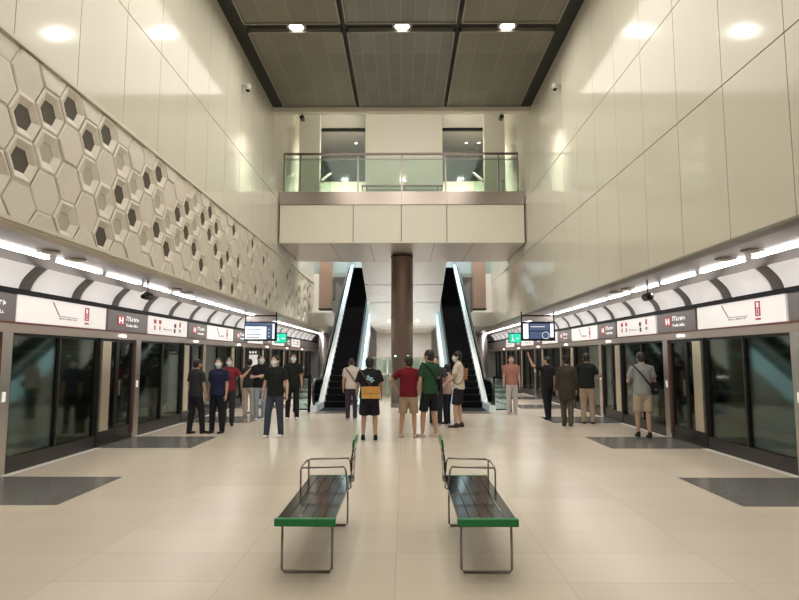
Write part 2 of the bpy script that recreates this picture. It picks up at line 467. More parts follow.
# signs
def strokes(b, y, z, w, h, n, mk, xf, flip, seed):
    """row of small letter-height marks: too small in the photograph to be read"""
    rnd = random.Random(seed); b.m(mk)
    x = 0; cw = w/n
    for i in range(n):
        hh = h*(1 if i == 0 else rnd.choice((.66, .66, .9)))
        yy = y + flip*(i*cw)
        b.box(xf-.002, xf+.002, yy, yy+flip*cw*.28, z, z+hh)
        b.box(xf-.002, xf+.002, yy+flip*cw*.28, yy+flip*cw*.7, z+(0 if rnd.random() < .5 else hh*.75), z+(hh*.25 if rnd.random() < .5 else hh))
for s in (-1, 1):
    fl = 1 if s < 0 else -1           # reading direction along Y seen from the platform
    n = 0
    for j in range(-1, 4):
        for kind, a, b_ in (('map', 8.28, 10.78), ('name', 10.86, 12.5), ('direction', 12.58, 14.85), ('name', 14.95, 16.35)):
            y0, y1 = a + 8.12*j, b_ + 8.12*j
            if y1 < 6.5 or y0 > 30: continue
            n += 1
            xf = -s*.055
            where = '%s along the %s platform' % (ORD[n-1], SIDE[s])
            if kind == 'map': lab = 'white lit route map panel with a red block, sign ' + where
            elif kind == 'name': lab = 'dark grey station sign with pale lettering, sign ' + where
            else: lab = 'white lit direction panel with red and black marks, sign ' + where
            t = thing('platform_sign', lab, 'sign', (s*XD, (y0+y1)/2, 2.16), 'signs above the platform doors')
            h = (y1-y0)/2
            B().m('signgrey' if kind == 'name' else 'signwhite').box(-s*.045, -s*.085, -h, h, 0.0, .405).build('sign_board', None, t)
            x = -s*.088
            g = B()
            if kind == 'map':
                st = -fl*h
                g.m('inkgrey')
                ya, yb = st+fl*.85, st+fl*1.02
                g.tube([(x, ya, .36), (x, yb, .16)], .012, 5)
                g.tube([(x, yb, .15), (x, yb+fl*.55, .14)], .006, 5)
                strokes(g, yb+fl*.02, .10, .5, .03, 9, 'inkgrey', x, fl, 3)
                g.m('inkred')
                y2 = st+fl*1.78
                g.box(x-.002, x+.002, y2, y2+fl*.13, .33, .35); g.box(x-.002, x+.002, y2, y2+fl*.03, .13, .35); g.box(x-.002, x+.002, y2+fl*.10, y2+fl*.13, .13, .35)
                g.box(x-.002, x+.002, y2, y2+fl*.13, .23, .25); g.box(x-.002, x+.002, y2, y2+fl*.13, .12, .14); g.box(x-.002, x+.002, y2, y2+fl*.13, .06, .09)
                g.box(x-.002, x+.002, y2+fl*.05, y2+fl*.08, .15, .22)
            elif kind == 'name':
                st = -fl*h*.55
                g.m('inkred').box(x-.002, x+.002, st, st+fl*.28, .12, .31)
                g.m('inkwhite').box(x-.003, x+.003, st+fl*.05, st+fl*.10, .15, .28); g.box(x-.003, x+.003, st+fl*.17, st+fl*.22, .15, .28); g.box(x-.003, x+.003, st+fl*.05, st+fl*.22, .2, .225)
                strokes(g, st+fl*.36, .215, .55, .10, 7, 'inkwhite', x, fl, 5)
                strokes(g, st+fl*.36, .10, .52, .06, 10, 'inkwhite', x, fl, 6)
            else:
                st = -fl*h
                g.m('inkred')
                for yy in (.28, .55):
                    g.box(x-.002, x+.002, st+fl*yy, st+fl*(yy+.13), .24, .33); g.box(x-.002, x+.002, st+fl*(yy+.03), st+fl*(yy+.09), .1, .2)
                strokes(g, st+fl*.82, .12, .5, .04, 8, 'inkgrey', x, fl, 8)
                g.m('inkdark').box(x-.002, x+.002, st+fl*1.42, st+fl*1.52, .07, .17); g.tube([(x, st+fl*1.47, .20), (x, st+fl*1.47, .29)], .03, 6)
                g.m('inkred').box(x-.002, x+.002, st+fl*1.75, st+fl*1.84, .22, .34); g.m('inkgrey').box(x-.002, x+.002, st+fl*1.74, st+fl*1.85, .1, .17)
            g.build('lettering', None, t)

# round soffit speakers in pairs
for s in (-1, 1):
    for i, (x, y) in enumerate(((4.42, 7.15), (4.42, 7.75), (4.42, 11.2), (4.42, 11.8))):
        t = thing('ceiling_speaker', 'pale round flush speaker in the %s soffit, %s of the %s pair' % (SIDE[s], ['nearer', 'farther'][i % 2], ['near', 'far'][i//2]), 'speaker', (s*x, y, ZS), 'round soffit speakers')
        B().m('frame').cyl((0, 0), .13, -.015, 0, 24).build('speaker_rim', None, t)
        B().m('cctvw').ell((0, 0, -.012), .10, .10, .025, 20, 6).build('speaker_grille', None, t, True)

# hanging cameras
def cctv(x, y, z, drop, label, m='cctv', r=.07):
    t = thing('security_camera', label, 'camera', (x, y, z), 'security cameras')
    B().m('steeld').tube([(0, 0, 0), (0, 0, -drop)], .014, 8).build('drop_rod', None, t, True)
    B().m(m).tube([(-.02, -.13, -drop-.03), (0.0, -.08, -drop-.03), (0, .10, -drop-.03)], [.035, r, r], 12).build('camera_housing', None, t)
    B().m('black').ell((-.02, -.13, -drop-.05), .04, .04, .04, 12, 8).build('lens', None, t, True)
cctv(-4.42, 10.0, ZS, .24, 'black security camera hanging from the soffit on the left platform')
cctv(4.30, 10.0, ZS, .26, 'black security camera hanging from the soffit on the right platform')
cctv(-2.95, 16.5, 8.86, .12, 'small dark camera under the ceiling edge beside the hexagon wall side')
cctv(2.95, 16.5, 8.86, .12, 'small dark camera under the ceiling edge beside the plain wall side')
for s in (-1, 1):
    t = thing('wall_lamp', 'small pale dome fitting high on the %s wall' % SIDE[s], 'wall fitting', (s*XW, 13.2, 8.1))  # dome camera housing, gives no light
    B().m('cctvw').box(0, -s*.12, -.03, .03, .0, .06).build('bracket', None, t)
    B().m('cctvw').ell((-s*.14, 0, -.03), .08, .08, .10, 14, 8).build('dome', None, t, True)
    B().m('black').ell((-s*.14, 0, -.09), .055, .055, .06, 12, 8).build('dark_lens', None, t, True)

# ================================================================ WALKWAY BRIDGE
t = thing('walkway_bridge', 'cream walkway bridge with steel band spanning the hall above the escalators', 'bridge', (0, 17.4, 5.13))
b = B().m('seam').box(-3.72, 3.70, .06, 3.5, .03, 1.6)
b.build('deck', None, t)
f = B().m('cream')
for x0, x1 in ((-3.76, -1.50), (-1.49, -.02), (-.01, 1.38), (1.39, 3.76)): f.box(x0+.006, x1-.006, 0, .08, 0, 1.18)
f.build('fascia_panels', None, t)
f = B().m('bronze')
for x0, x1 in ((-3.78, -1.50), (-1.5, 0), (0, 1.4), (1.4, 3.78)): f.box(x0+.003, x1-.003, -.03, .1, 1.19, 1.6)
f.build('steel_band', None, t)
f = B().m('undermetal').box(-3.76, 3.76, .02, 3.5, -.01, .03)
f.m('seam')
for x in (-2.2, -1.0, 1.0, 2.2): f.box(x, x+.015, .05, 3.5, -.014, -.008)
f.build('underside', None, t)
def railing(name, label, x0, x1, y, z, h, posts, midrails, post_m='steeld'):
    t = thing(name, label, 'railing', ((x0+x1)/2, y, z))
    w = (x1-x0)/2; c = (x0+x1)/2
    B().m('bronze').box(-w, w, -.035, .035, h-.06, h).build('top_rail', None, t)
    g = B().m('glass'); ps = [p-c for p in posts]
    for a, b_ in zip(ps, ps[1:]): g.box(a+.03, b_-.03, -.008, .008, .04, h-.14)
    g.build('glass_panels', None, t)
    for p in ps: B().m(post_m).box(p-.025, p+.025, -.02, .03, 0, h-.06).build('post', None, t)
    if midrails:
        r = B().m('steeld')
        for zz in midrails: r.box(-w, w, -.012, .012, zz-.012, zz+.012)
        r.build('mid_rail', None, t)
    return t
railing('bridge_railing', 'steel and glass railing along the front edge of the walkway bridge', -3.68, 3.62, 17.46, 6.73, 1.25, (-3.66, -3.15, -1.36, 0, 1.36, 3.0, 3.6), (1.04,))
railing('bridge_railing', 'darker steel railing at the back of the bridge before the pale shaft', -1.5, 1.5, 20.7, 6.73, 1.2, (-1.46, -1.3, 0.1, 1.3, 1.46), (.55, .85))
# raking balustrades rising behind the bridge
for s in (-1, 1):
    for i, x in enumerate((3.45, 2.75)):
        t = thing('raking_balustrade', 'slanting glass balustrade behind the bridge railing, %s one on the %s' % (['outer', 'inner'][i], SIDE[s]), 'balustrade', (s*x, 19.2, 6.73), 'raking balustrades behind the bridge')
        B().m('glass').prism([(0, 0), (2.4, 1.2), (2.4, 1.9), (0, .85)], -.01, .01, 'X').build('glass_panel', None, t)
        B().m('steel').prism([(0, .85), (2.4, 1.9), (2.4, 1.98), (0, .93)], -.04, .04, 'X').build('handrail', None, t)
        B().m('steeld').prism([(0, -.02), (2.4, 1.18), (2.4, 1.28), (0, .10)], -.05, .05, 'X').build('stringer', None, t)

# central pale shaft
t = thing('central_shaft', 'pale panelled lift shaft between the two escalators behind the bridge', 'shaft', (.066, 20.9, 0))
B().m('cream').box(-1.44, 1.44, 0, 2.5, 5.13, 10.85).build('upper_casing', None, t)
lo = B()
seams = [0, .33, .6, 1]
lo.m('white')
P0, P1 = Vector((0, 5.13)), Vector((3.3, 2.95))
for a, b_ in zip(seams, seams[1:]):
    A = P0.lerp(P1, a+.004); C = P0.lerp(P1, b_-.004)
    for x0, x1 in ((-1.44, -.37), (-.36, .33), (.34, 1.44)):
        wa, wc = 1.09-.13*a, 1.09-.13*b_
        lo.quad((x0*wa, A.x, A.y), (x1*wa, A.x, A.y), (x1*wc, C.x, C.y), (x0*wc, C.x, C.y))
lo.m('white').prism([(0.02, 5.14), (3.32, 2.98), (3.32, 5.14)], -1.37, 1.37, 'X')
lo.build('sloping_underside', None, t)
B().m('white').box(-1.34, 1.34, 3.3, 9.5, 2.9, 3.1).build('flat_underside', None, t)
B().m('white').box(-1.44, 1.44, 9.5, 9.6, 0, 3.0).build('rear_panel', None, t)
for x in (-.62, .56):
    o = B().m('lamp').ell((x, 3.0, 3.12), .05, .05, .04, 12, 6).build('downlight', None, t, True)
struct(B().box(-XW, XW, 16.6, 32.5, 10.85, 11.0).build('ceiling', 'darkgrey'))
struct(B().box(-XW, XW, 30.9, YE, 5.95, 6.15).build('floor_upper', 'white'))
struct(B().box(-XW, XW, 22.5, 22.7, 10.78, 10.85).build('trim_40', 'black'))
struct(B().box(-XW, XW, 32.0, 32.2, 6.2, 10.9).build('wall_upper_back', 'white'))
for s in (-1, 1):
    struct(B().box(s*2.84, s*3.55, 19.3, 19.6, 6.73, 10.85).build('wall_upper_%s' % SIDE[s], 'cream'))
struct(B().box(-XW, XW, 24.0, 24.15, 6.4, 9.1).build('wall_upper_low', 'cream'))
for i, (x, lb) in enumerate(((-2.0, 'over the left end of the bridge'), (2.75, 'over the right end of the bridge, inner one'), (3.3, 'over the right end of the bridge, outer one'))):
    t = thing('downlight', 'small bright ceiling spotlight ' + lb, 'downlight', (x, 24.1, 10.85))
    B().m('frame').cyl((0, 0), .07, -.02, 0, 16).build('lamp_ring', None, t)
    B().m('lamp').ell((0, 0, -.02), .055, .055, .025, 12, 6).build('bulb', None, t, True)

# brown column in front of the shaft
t = thing('brown_column', 'tall brown metal-clad column rising to the bridge underside', 'column', (0.0, 19.4, 0))
c = B().m('brown').cyl((0, 0), .37, 0, 5.10, 28); c.build('shaft_cladding', None, t, True).modifiers.new('e', 'EDGE_SPLIT')
B().m('steeld').cyl((0, 0), .385, 0, .15, 28).build('base_ring', None, t)
B().m('black').cyl((0, 0), .38, 5.02, 5.06, 28).build('top_ring', None, t)
for x in (-.22, .2): B().m('greenglint').ell((x, -.32, 1.68), .035, .03, .03, 10, 6).build('green_glint', None, t, True)  # glowing spots standing in for green lights reflected on the cladding

# side piers near the top of the escalators
for s in (-1, 1):
    t = thing('hanging_pier', 'brown and grey pier ending in mid-air beside the %s escalator' % SIDE[s], 'pier', (s*3.05, 22.6, 3.55))
    B().m('pink').box(-.24, .24, 0, .6, 0, 2.6).build('pier_face', None, t)
    B().m('black').box(-.26, .26, -.02, .6, -.04, 0).build('bottom_edge', None, t)
    struct(B().box(s*3.0, s*3.8, 24.5, 24.6, ZS, 5.2).build('wall_side_return_%s' % SIDE[s], 'white'))
    struct(B().box(s*2.85, s*3.8, 24.0, 24.6, ZS-.02, 3.5).build('trim_%d' % (44+(s > 0)), 'white'))

# ================================================================ ESCALATORS
def make_escalator():
    t = thing('escalator', '', 'escalator', (0, 17.3, 0))
    th = math.radians(30); tan = math.tan(th)
    y1, yN, zt = 1.6, 12.4, 5.9
    def inc(y): return max(0, min((y-y1)*tan, (yN-y1)*tan))
    # steps
    st = B().m('step'); n = 31; d = (yN-y1)/n
    st.box(-.46, .46, .35, y1, -.0, .02)
    for i in range(n):
        z = (i+1)*d*tan
        st.prism([(y1+i*d, z-d*tan-.25), (y1+i*d, z), (y1+(i+1)*d+.01, z), (y1+(i+1)*d+.01, z-.25)], -.46, .46, 'X')
    st.box(-.46, .46, yN, yN+2, (yN-y1)*tan-.1, (yN-y1)*tan)
    o = st.build('steps', None, t)
    st2 = B().m('steeld').box(-.5, .5, -.2, .35, 0, .02).build('floor_plate', None, t)
    for s in (-1, 1):
        x = s*.56
        ys = [.1, .9, y1, yN, yN+1.6]
        # glass
        hb, ht = .22, .92
        poly = [(.25, hb)] + [(y, inc(y)+hb) for y in (y1, yN, yN+1.6)] + [(y, inc(y)+ht) for y in (yN+1.6, yN, y1)] + [(.25, ht), (.02, ht-.14), (-.06, .58), (.02, .34)]
        B().m('escglass').prism(poly, x-.008, x+.008, 'X').build('glass_balustrade', None, t)
        # handrail loop
        hr = [(x, y, z) for y, z in [(.35, .20), (.1, .24), (-.05, .36), (-.12, .56), (-.08, .78), (.05, .90), (.3, .96)]] + [(x, y, inc(y)+.96) for y in (y1, y1+.4, yN-.3, yN, yN+1.6)]
        B().m('rubber').tube(hr, .04, 8).build('handrail', None, t, True)
        # deck and skirt
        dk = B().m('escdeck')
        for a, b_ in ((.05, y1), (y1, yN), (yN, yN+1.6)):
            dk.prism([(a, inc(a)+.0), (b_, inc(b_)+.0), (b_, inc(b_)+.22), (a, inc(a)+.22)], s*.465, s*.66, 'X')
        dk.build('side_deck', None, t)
        # side truss cladding to the floor
        cl = B().m('white')
        for q in range(6):
            a, b_ = y1+q*(yN-y1)/6, y1+(q+1)*(yN-y1)/6
            cl.prism([(a+.01, max(0, inc(a)-1.1)), (b_-.01, max(0, inc(b_)-1.1)), (b_-.01, inc(b_)-.0), (a+.01, inc(a)+.0)], s*.62, s*.655, 'X')
        cl.build('side_cladding', None, t)
    B().m('white').prism([(y1+1.9, 0), (yN, (yN-y1)*tan-1.1), (yN, (yN-y1)*tan-1.15), (y1+2.0, -.0)], -.6, .6, 'X').build('underside', None, t)
    return t
e0 = make_escalator(); e0['label'] = 'black-stepped escalator rising behind the man with the yellow bag, left of the shaft'
e0.location = (-2.07, 17.35, 0)
e1 = dup(e0, (2.14, 17.35, 0), 'black-stepped escalator rising behind the man in the white tee, right of the shaft')
for e in (e0, e1): e['group'] = 'escalators'
# cool glowing panels added for the light on the inner balustrade glass
for s in (-1, 1):
    t = thing('balustrade_glow', 'pale blue glow standing in for lit inner balustrade glass of the %s escalator' % SIDE[s], 'balustrade glow', (0.035+s*1.385, 17.6, 0))
    B().m('glowblue').prism([(.25, .2), (1.4, .2), (11.5, 6.0), (11.5, 6.55), (1.4, .9), (.25, .88)], -.02, .02, 'X').build('glowing_panel', None, t)
    B().m('steel').prism([(.25, .14), (1.4, .14), (11.5, 5.94), (11.5, 6.0), (1.4, .2), (.25, .2)], -.03, .03, 'X').build('base_channel', None, t)
# black framed glass guards beside the escalators
for s in (-1, 1):
    t = thing('glass_guard', 'black-framed glass guard panel at the outer foot of the %s escalator' % SIDE[s], 'guard panel', (s*3.02, 17.6, 0), 'glass guards beside the escalators')
    f = B().m('black'); f.box(-.26, -.22, -.02, .02, 0, 1.08); f.box(.18, .28, -.03, .03, 0, 1.1); f.box(-.26, .26, -.02, .02, .06, .1); f.box(-.26, .26, -.02, .02, 1.0, 1.06); f.build('guard_frame', None, t)
    B().m('escglass').box(-.22, .18, -.006, .006, .1, 1.0).build('glass_pane', None, t)
    B().m('steel').tube([(-.2, -.02, .32), (.0, -.06, .28), (.18, -.03, .2)], .02, 8).build('curved_bar', None, t, True)

# lift front and glass screens between escalators
t = thing('lift_enclosure', 'pale glass lift enclosure behind the people between the escalators', 'lift', (0.05, 24.3, 0))
f = B().m('steel')
for x in (-1.4, -.7, 0, .7, 1.36): f.box(x, x+.05, -.03, .03, 0, 1.65)
for z in (0.02, .9, 1.6): f.box(-1.4, 1.4, -.03, .03, z, z+.05)
f.build('lift_frame', None, t)
B().m('glass').box(-1.38, 1.38, -.01, .01, .05, 1.62).build('glass_wall', None, t)
B().m('white').box(-.9, -.2, 1.0, 1.05, 0, 1.5).build('lift_door', None, t)
B().m('white').box(.2, .9, 1.0, 1.05, 0, 1.5).build('lift_door', None, t)

# ================================================================ SCREENS AND FAR SIGNS
def screen(s, y, x0, x1):
    xc = (x0+x1)/2; w = (x1-x0)/2
    t = thing('information_display', 'hanging %s information display over the %s platform' % ('white and dark' if s < 0 else 'dark blue', SIDE[s]), 'display', (xc, y, 2.12), 'hanging platform displays')
    c = B().m('black').box(-w, w, 0, .12, 0, .56).build('display_case', None, t)
    fr = B().m('black'); fr.box(-w, w, .04, .08, .72, .76)
    for x in (-w, w-.03): fr.box(x, x+.03, .04, .08, .56, .86)
    fr.m('soffit').box(-w+.03, w-.03, .05, .07, .58, .72)
    fr.build('hanging_frame', None, t)
    b = B()
    if s < 0:
        b.m('screenw').box(-w+.03, .18, -.012, -.001, .05, .42)
        b.m('screenb').box(-w+.03, w-.04, -.012, -.001, .44, .53)
        b.box(.2, w-.12, -.012, -.001, .05, .42)
        b.m('screenw').box(w-.11, w-.05, -.013, -.001, .06, .5)
        for i in range(4): b.m('inkdark').box(-w+.07, -.02+.05*(i % 2), -.015, -.012, .09+.08*i, .11+.08*i)
        for i in range(3): b.m('inkwhite').box(.24, w-.2, -.015, -.012, .12+.1*i, .14+.1*i)
    else:
        b.m('screenw').box(-w+.05, -w+.2, -.012, -.001, .06, .5)
        b.m('screenb').box(-w+.23, w-.16, -.012, -.001, .30, .50); b.box(-w+.23, w-.16, -.012, -.001, .06, .27)
        b.m('screenw').box(w-.14, w-.05, -.012, -.001, .10, .50)
        b.m('inkwhite').tube([(w-.28+.10*math.cos(a), -.014, .16+.10*math.sin(a)) for a in [2*PI*k/16 for k in range(16)]], .008, 5, closed=True)
        b.box(-w+.27, w-.3, -.014, -.012, .40, .42)
    b.build('lit_screen', None, t)
screen(-1, 16.9, -4.62, -3.68); screen(1, 16.9, 3.50, 4.48)
for s in (-1, 1):
    x = -4.68 if s < 0 else 4.32
    t = thing('exit_sign', 'small green hanging sign beyond the information display on the %s' % SIDE[s], 'sign', (x, 22.2, 2.2), 'green hanging signs')
    B().m('black').box(-.24, .24, 0, .06, -.02, .38).build('sign_case', None, t)
    b = B().m('exit').box(-.22, .22, -.01, 0, 0, .34)
    b.m('inkwhite').tube([(-.1, -.012, .25), (-.1, -.012, .28)], .025, 6); b.tube([(-.1, -.012, .22), (-.08, -.012, .12), (-.13, -.012, .05)], .014, 5); b.tube([(-.08, -.012, .12), (-.03, -.012, .06)], .012, 5)
    b.box(.04, .16, -.014, -.01, .14, .17)
    b.build('green_face', None, t)
    B().m('steeld').tube([(0, .03, .38), (0, .03, ZS-2.2)], .012, 6).build('hanging_rod', None, t)
t = thing('information_totem', 'slim white information totem with dark top standing behind the group on the left', 'totem', (-4.42, 17.2, 0))
B().m('signwhite').box(-.12, .12, 0, .08, .05, 1.72).build('totem_body', None, t)
B().m('inkdark').box(-.16, .16, -.01, .09, 1.72, 1.86).build('dark_top', None, t)
b = B().m('inkwhite')
for x in (-.11, -.03, .05): b.box(x, x+.05, -.016, -.011, 1.76, 1.82)
b.build('top_lettering', None, t)
B().m('steeld').box(-.17, .17, -.04, .12, 0, .05).build('totem_base', None, t)

# far things behind the escalators on both sides: steel posts with panels
for s in (-1, 1):
    for i, (x, y) in enumerate(((4.6, 33.5),)):
        t = thing('far_pillar', 'grey clad pillar at the far end of the %s platform' % SIDE[s], 'pillar', (s*x, y, 0), 'pillars far down the platforms')
        B().m('soffit').cyl((0, 0), .28, .12, 2.98, 20).build('pillar_shaft', None, t, True)
        B().m('steeld').cyl((0, 0), .30, 0, .12, 20).build('pillar_base', None, t)

# ================================================================ BENCHES
def make_bench():
    t = thing('platform_bench', '', 'bench')
    # local: x from -.25 (outer) to .25 (inner), y 0..1.62
    L = 1.60
    b = B().m('seat')
    n = 5; w = .50/n
    for i in range(n): b.box(-.25+i*w+.001, -.25+(i+1)*w-.001, .035, L, .415, .45)
    b.m('steeld')
    for y in (.1, .8, 1.5): b.box(-.22, .22, y, y+.05, .395, .415)
    bevel(b.build('seat_slats', None, t), .004, 1)
    bevel(B().m('green').box(-.262, .262, -.01, .035, .398, .456).build('green_edge', None, t), .008, 2)
    B().m('green').box(-.255, .255, L, L+.03, .41, .45).build('green_edge', None, t)
    def uframe(y):
        pts = [(-.235, y, .40), (-.235, y, .03), (-.215, y, .012), (.19, y, .012), (.21, y, .03), (.21, y, .40)]
        return B().m('steeld').tube(pts, .011, 8)
    for y in (.19, 1.42): uframe(y).build('leg', None, t, True)
    # armrest loops across the seat
    for y in (1.10, 1.56):
        pts = [(-.262, y, .40), (-.262, y, .60), (-.245, y, .62), (.20, y, .63), (.22, y, .60), (.245, y, .42)]
        B().m('steeld').tube(pts, .010, 8).build('armrest', None, t, True)
    B().m('steeld').tube([(-.262, 1.10, .60), (-.262, 1.16, .625), (-.262, 1.5, .625), (-.262, 1.56, .6)], .009, 6).build('armrest_bar', None, t, True)
    # backrest along the inner side
    bk = B().m('seat')
    prof = [(.262, .56), (.262, .66), (.275, .74), (.29, .82)]
    for (xa, za), (xb, zb) in zip(prof, prof[1:]):
        bk.prism([(xa, za+.01), (xa+.018, za+.01), (xb+.018, zb-.006), (xb, zb-.006)], 1.18, 1.52, 'Y')
    bk.build('backrest', None, t)
    B().m('green').prism([(.278, .795), (.304, .795), (.314, .865), (.290, .865)], 1.16, 1.55, 'Y').build('green_top_edge', None, t)
    for y in (1.19, 1.51):
        B().m('steeld').tube([(.235, y, .405), (.268, y, .42), (.272, y, .58), (.278, y, .70), (.298, y, .80)], .010, 6).build('back_support', None, t, True)
    return t
b0 = make_bench()
b0['label'] = 'black slatted bench with green edge in the foreground, the one nearer the hexagon wall'
b0.location = (-.672, 4.42, 0); b0.scale = (.87, 1, 1)
b1 = dup(b0, (.688, 4.42, 0), 'black slatted bench with green edge in the foreground, the one nearer the plain wall', scale=(-.87, 1, 1))
b0['group'] = b1['group'] = 'foreground benches'
# ================================================================ PEOPLE
def loft(b, pts, rad, side=(1, 0, 0), n=14, flat=''):
    """closed tapered tube with elliptical sections and rounded ends"""
    P = [Vector(p) for p in pts]; side = Vector(side); rings = []
    d0 = (P[1]-P[0]).normalized(); d1 = (P[-1]-P[-2]).normalized()
    r0 = min(rad[0]); r1 = min(rad[-1])
    sec = [] if 'a' in flat else [(P[0]-d0*r0*.85, rad[0], .35, d0), (P[0]-d0*r0*.5, rad[0], .8, d0)]
    for i, p in enumerate(P):
        sec.append((p, rad[i], 1, (P[min(i+1, len(P)-1)]-P[max(i-1, 0)]).normalized()))
    if 'z' not in flat: sec += [(P[-1]+d1*r1*.5, rad[-1], .8, d1), (P[-1]+d1*r1*.85, rad[-1], .35, d1)]
    for c, r, k, d in sec:
        v = d.cross(side)
        if v.length < .2: v = d.cross(Vector((0, 1, 0)))
        v.normalize(); u = v.cross(d).normalized()
        rings.append([b.bm.verts.new(c + u*math.cos(2*PI*q/n)*r[0]*k + v*math.sin(2*PI*q/n)*r[1]*k) for q in range(n)])
    for A, C in zip(rings, rings[1:]):
        for q in range(n): b.face([A[q], A[(q+1) % n], C[(q+1) % n], C[q]])
    b.face(rings[0][::-1]); b.face(rings[-1])

def fuse(b, name, m, parent, voxel, sm=2):
    """one continuous surface out of the overlapping lofts"""
    bmesh.ops.recalc_face_normals(b.bm, faces=b.bm.faces)
    me = bpy.data.meshes.new('raw'); b.bm.to_mesh(me); b.bm.free()
    o = bpy.data.objects.new('raw', me); COL.objects.link(o)
    r = o.modifiers.new('r', 'REMESH'); r.mode = 'VOXEL'; r.voxel_size = voxel; r.use_smooth_shade = True
    s = o.modifiers.new('s', 'SMOOTH'); s.factor = .5; s.iterations = sm
    dg = bpy.context.evaluated_depsgraph_get(); dg.update()
    me2 = bpy.data.meshes.new_from_object(o.evaluated_get(dg))
    bpy.data.objects.remove(o)
    me2.name = name; me2.materials.clear(); me2.materials.append(m)
    for p in me2.polygons: p.use_smooth = True
    ob = bpy.data.objects.new(name, me2); COL.objects.link(ob); ob.parent = parent
    return ob

_mc = {}
def cloth(c, rough=.85):
    k = ('c',)+tuple(c)
    if k not in _mc: _mc[k] = mat('cloth', c, rough, noise=.12, nscale=7, bump=.5, bscale=11, spec=.2)
    return _mc[k]
def skinm(c):
    k = ('s',)+tuple(c)
    if k not in _mc: _mc[k] = mat('skin', c, .5, noise=.06, nscale=12)
    return _mc[k]
M_['hair'] = mat('black hair', (.012, .010, .009), .55, bump=.12, bscale=80)
M_['eye'] = mat('dark eye', (.02, .015, .012), .2)
M_['lip'] = mat('lip', (.30, .13, .10), .5)
M_['mask'] = mat('face mask', (.62, .70, .74), .7)
SK = (.46, .28, .19); SK2 = (.52, .34, .25)
BLK = (.016, .016, .018)

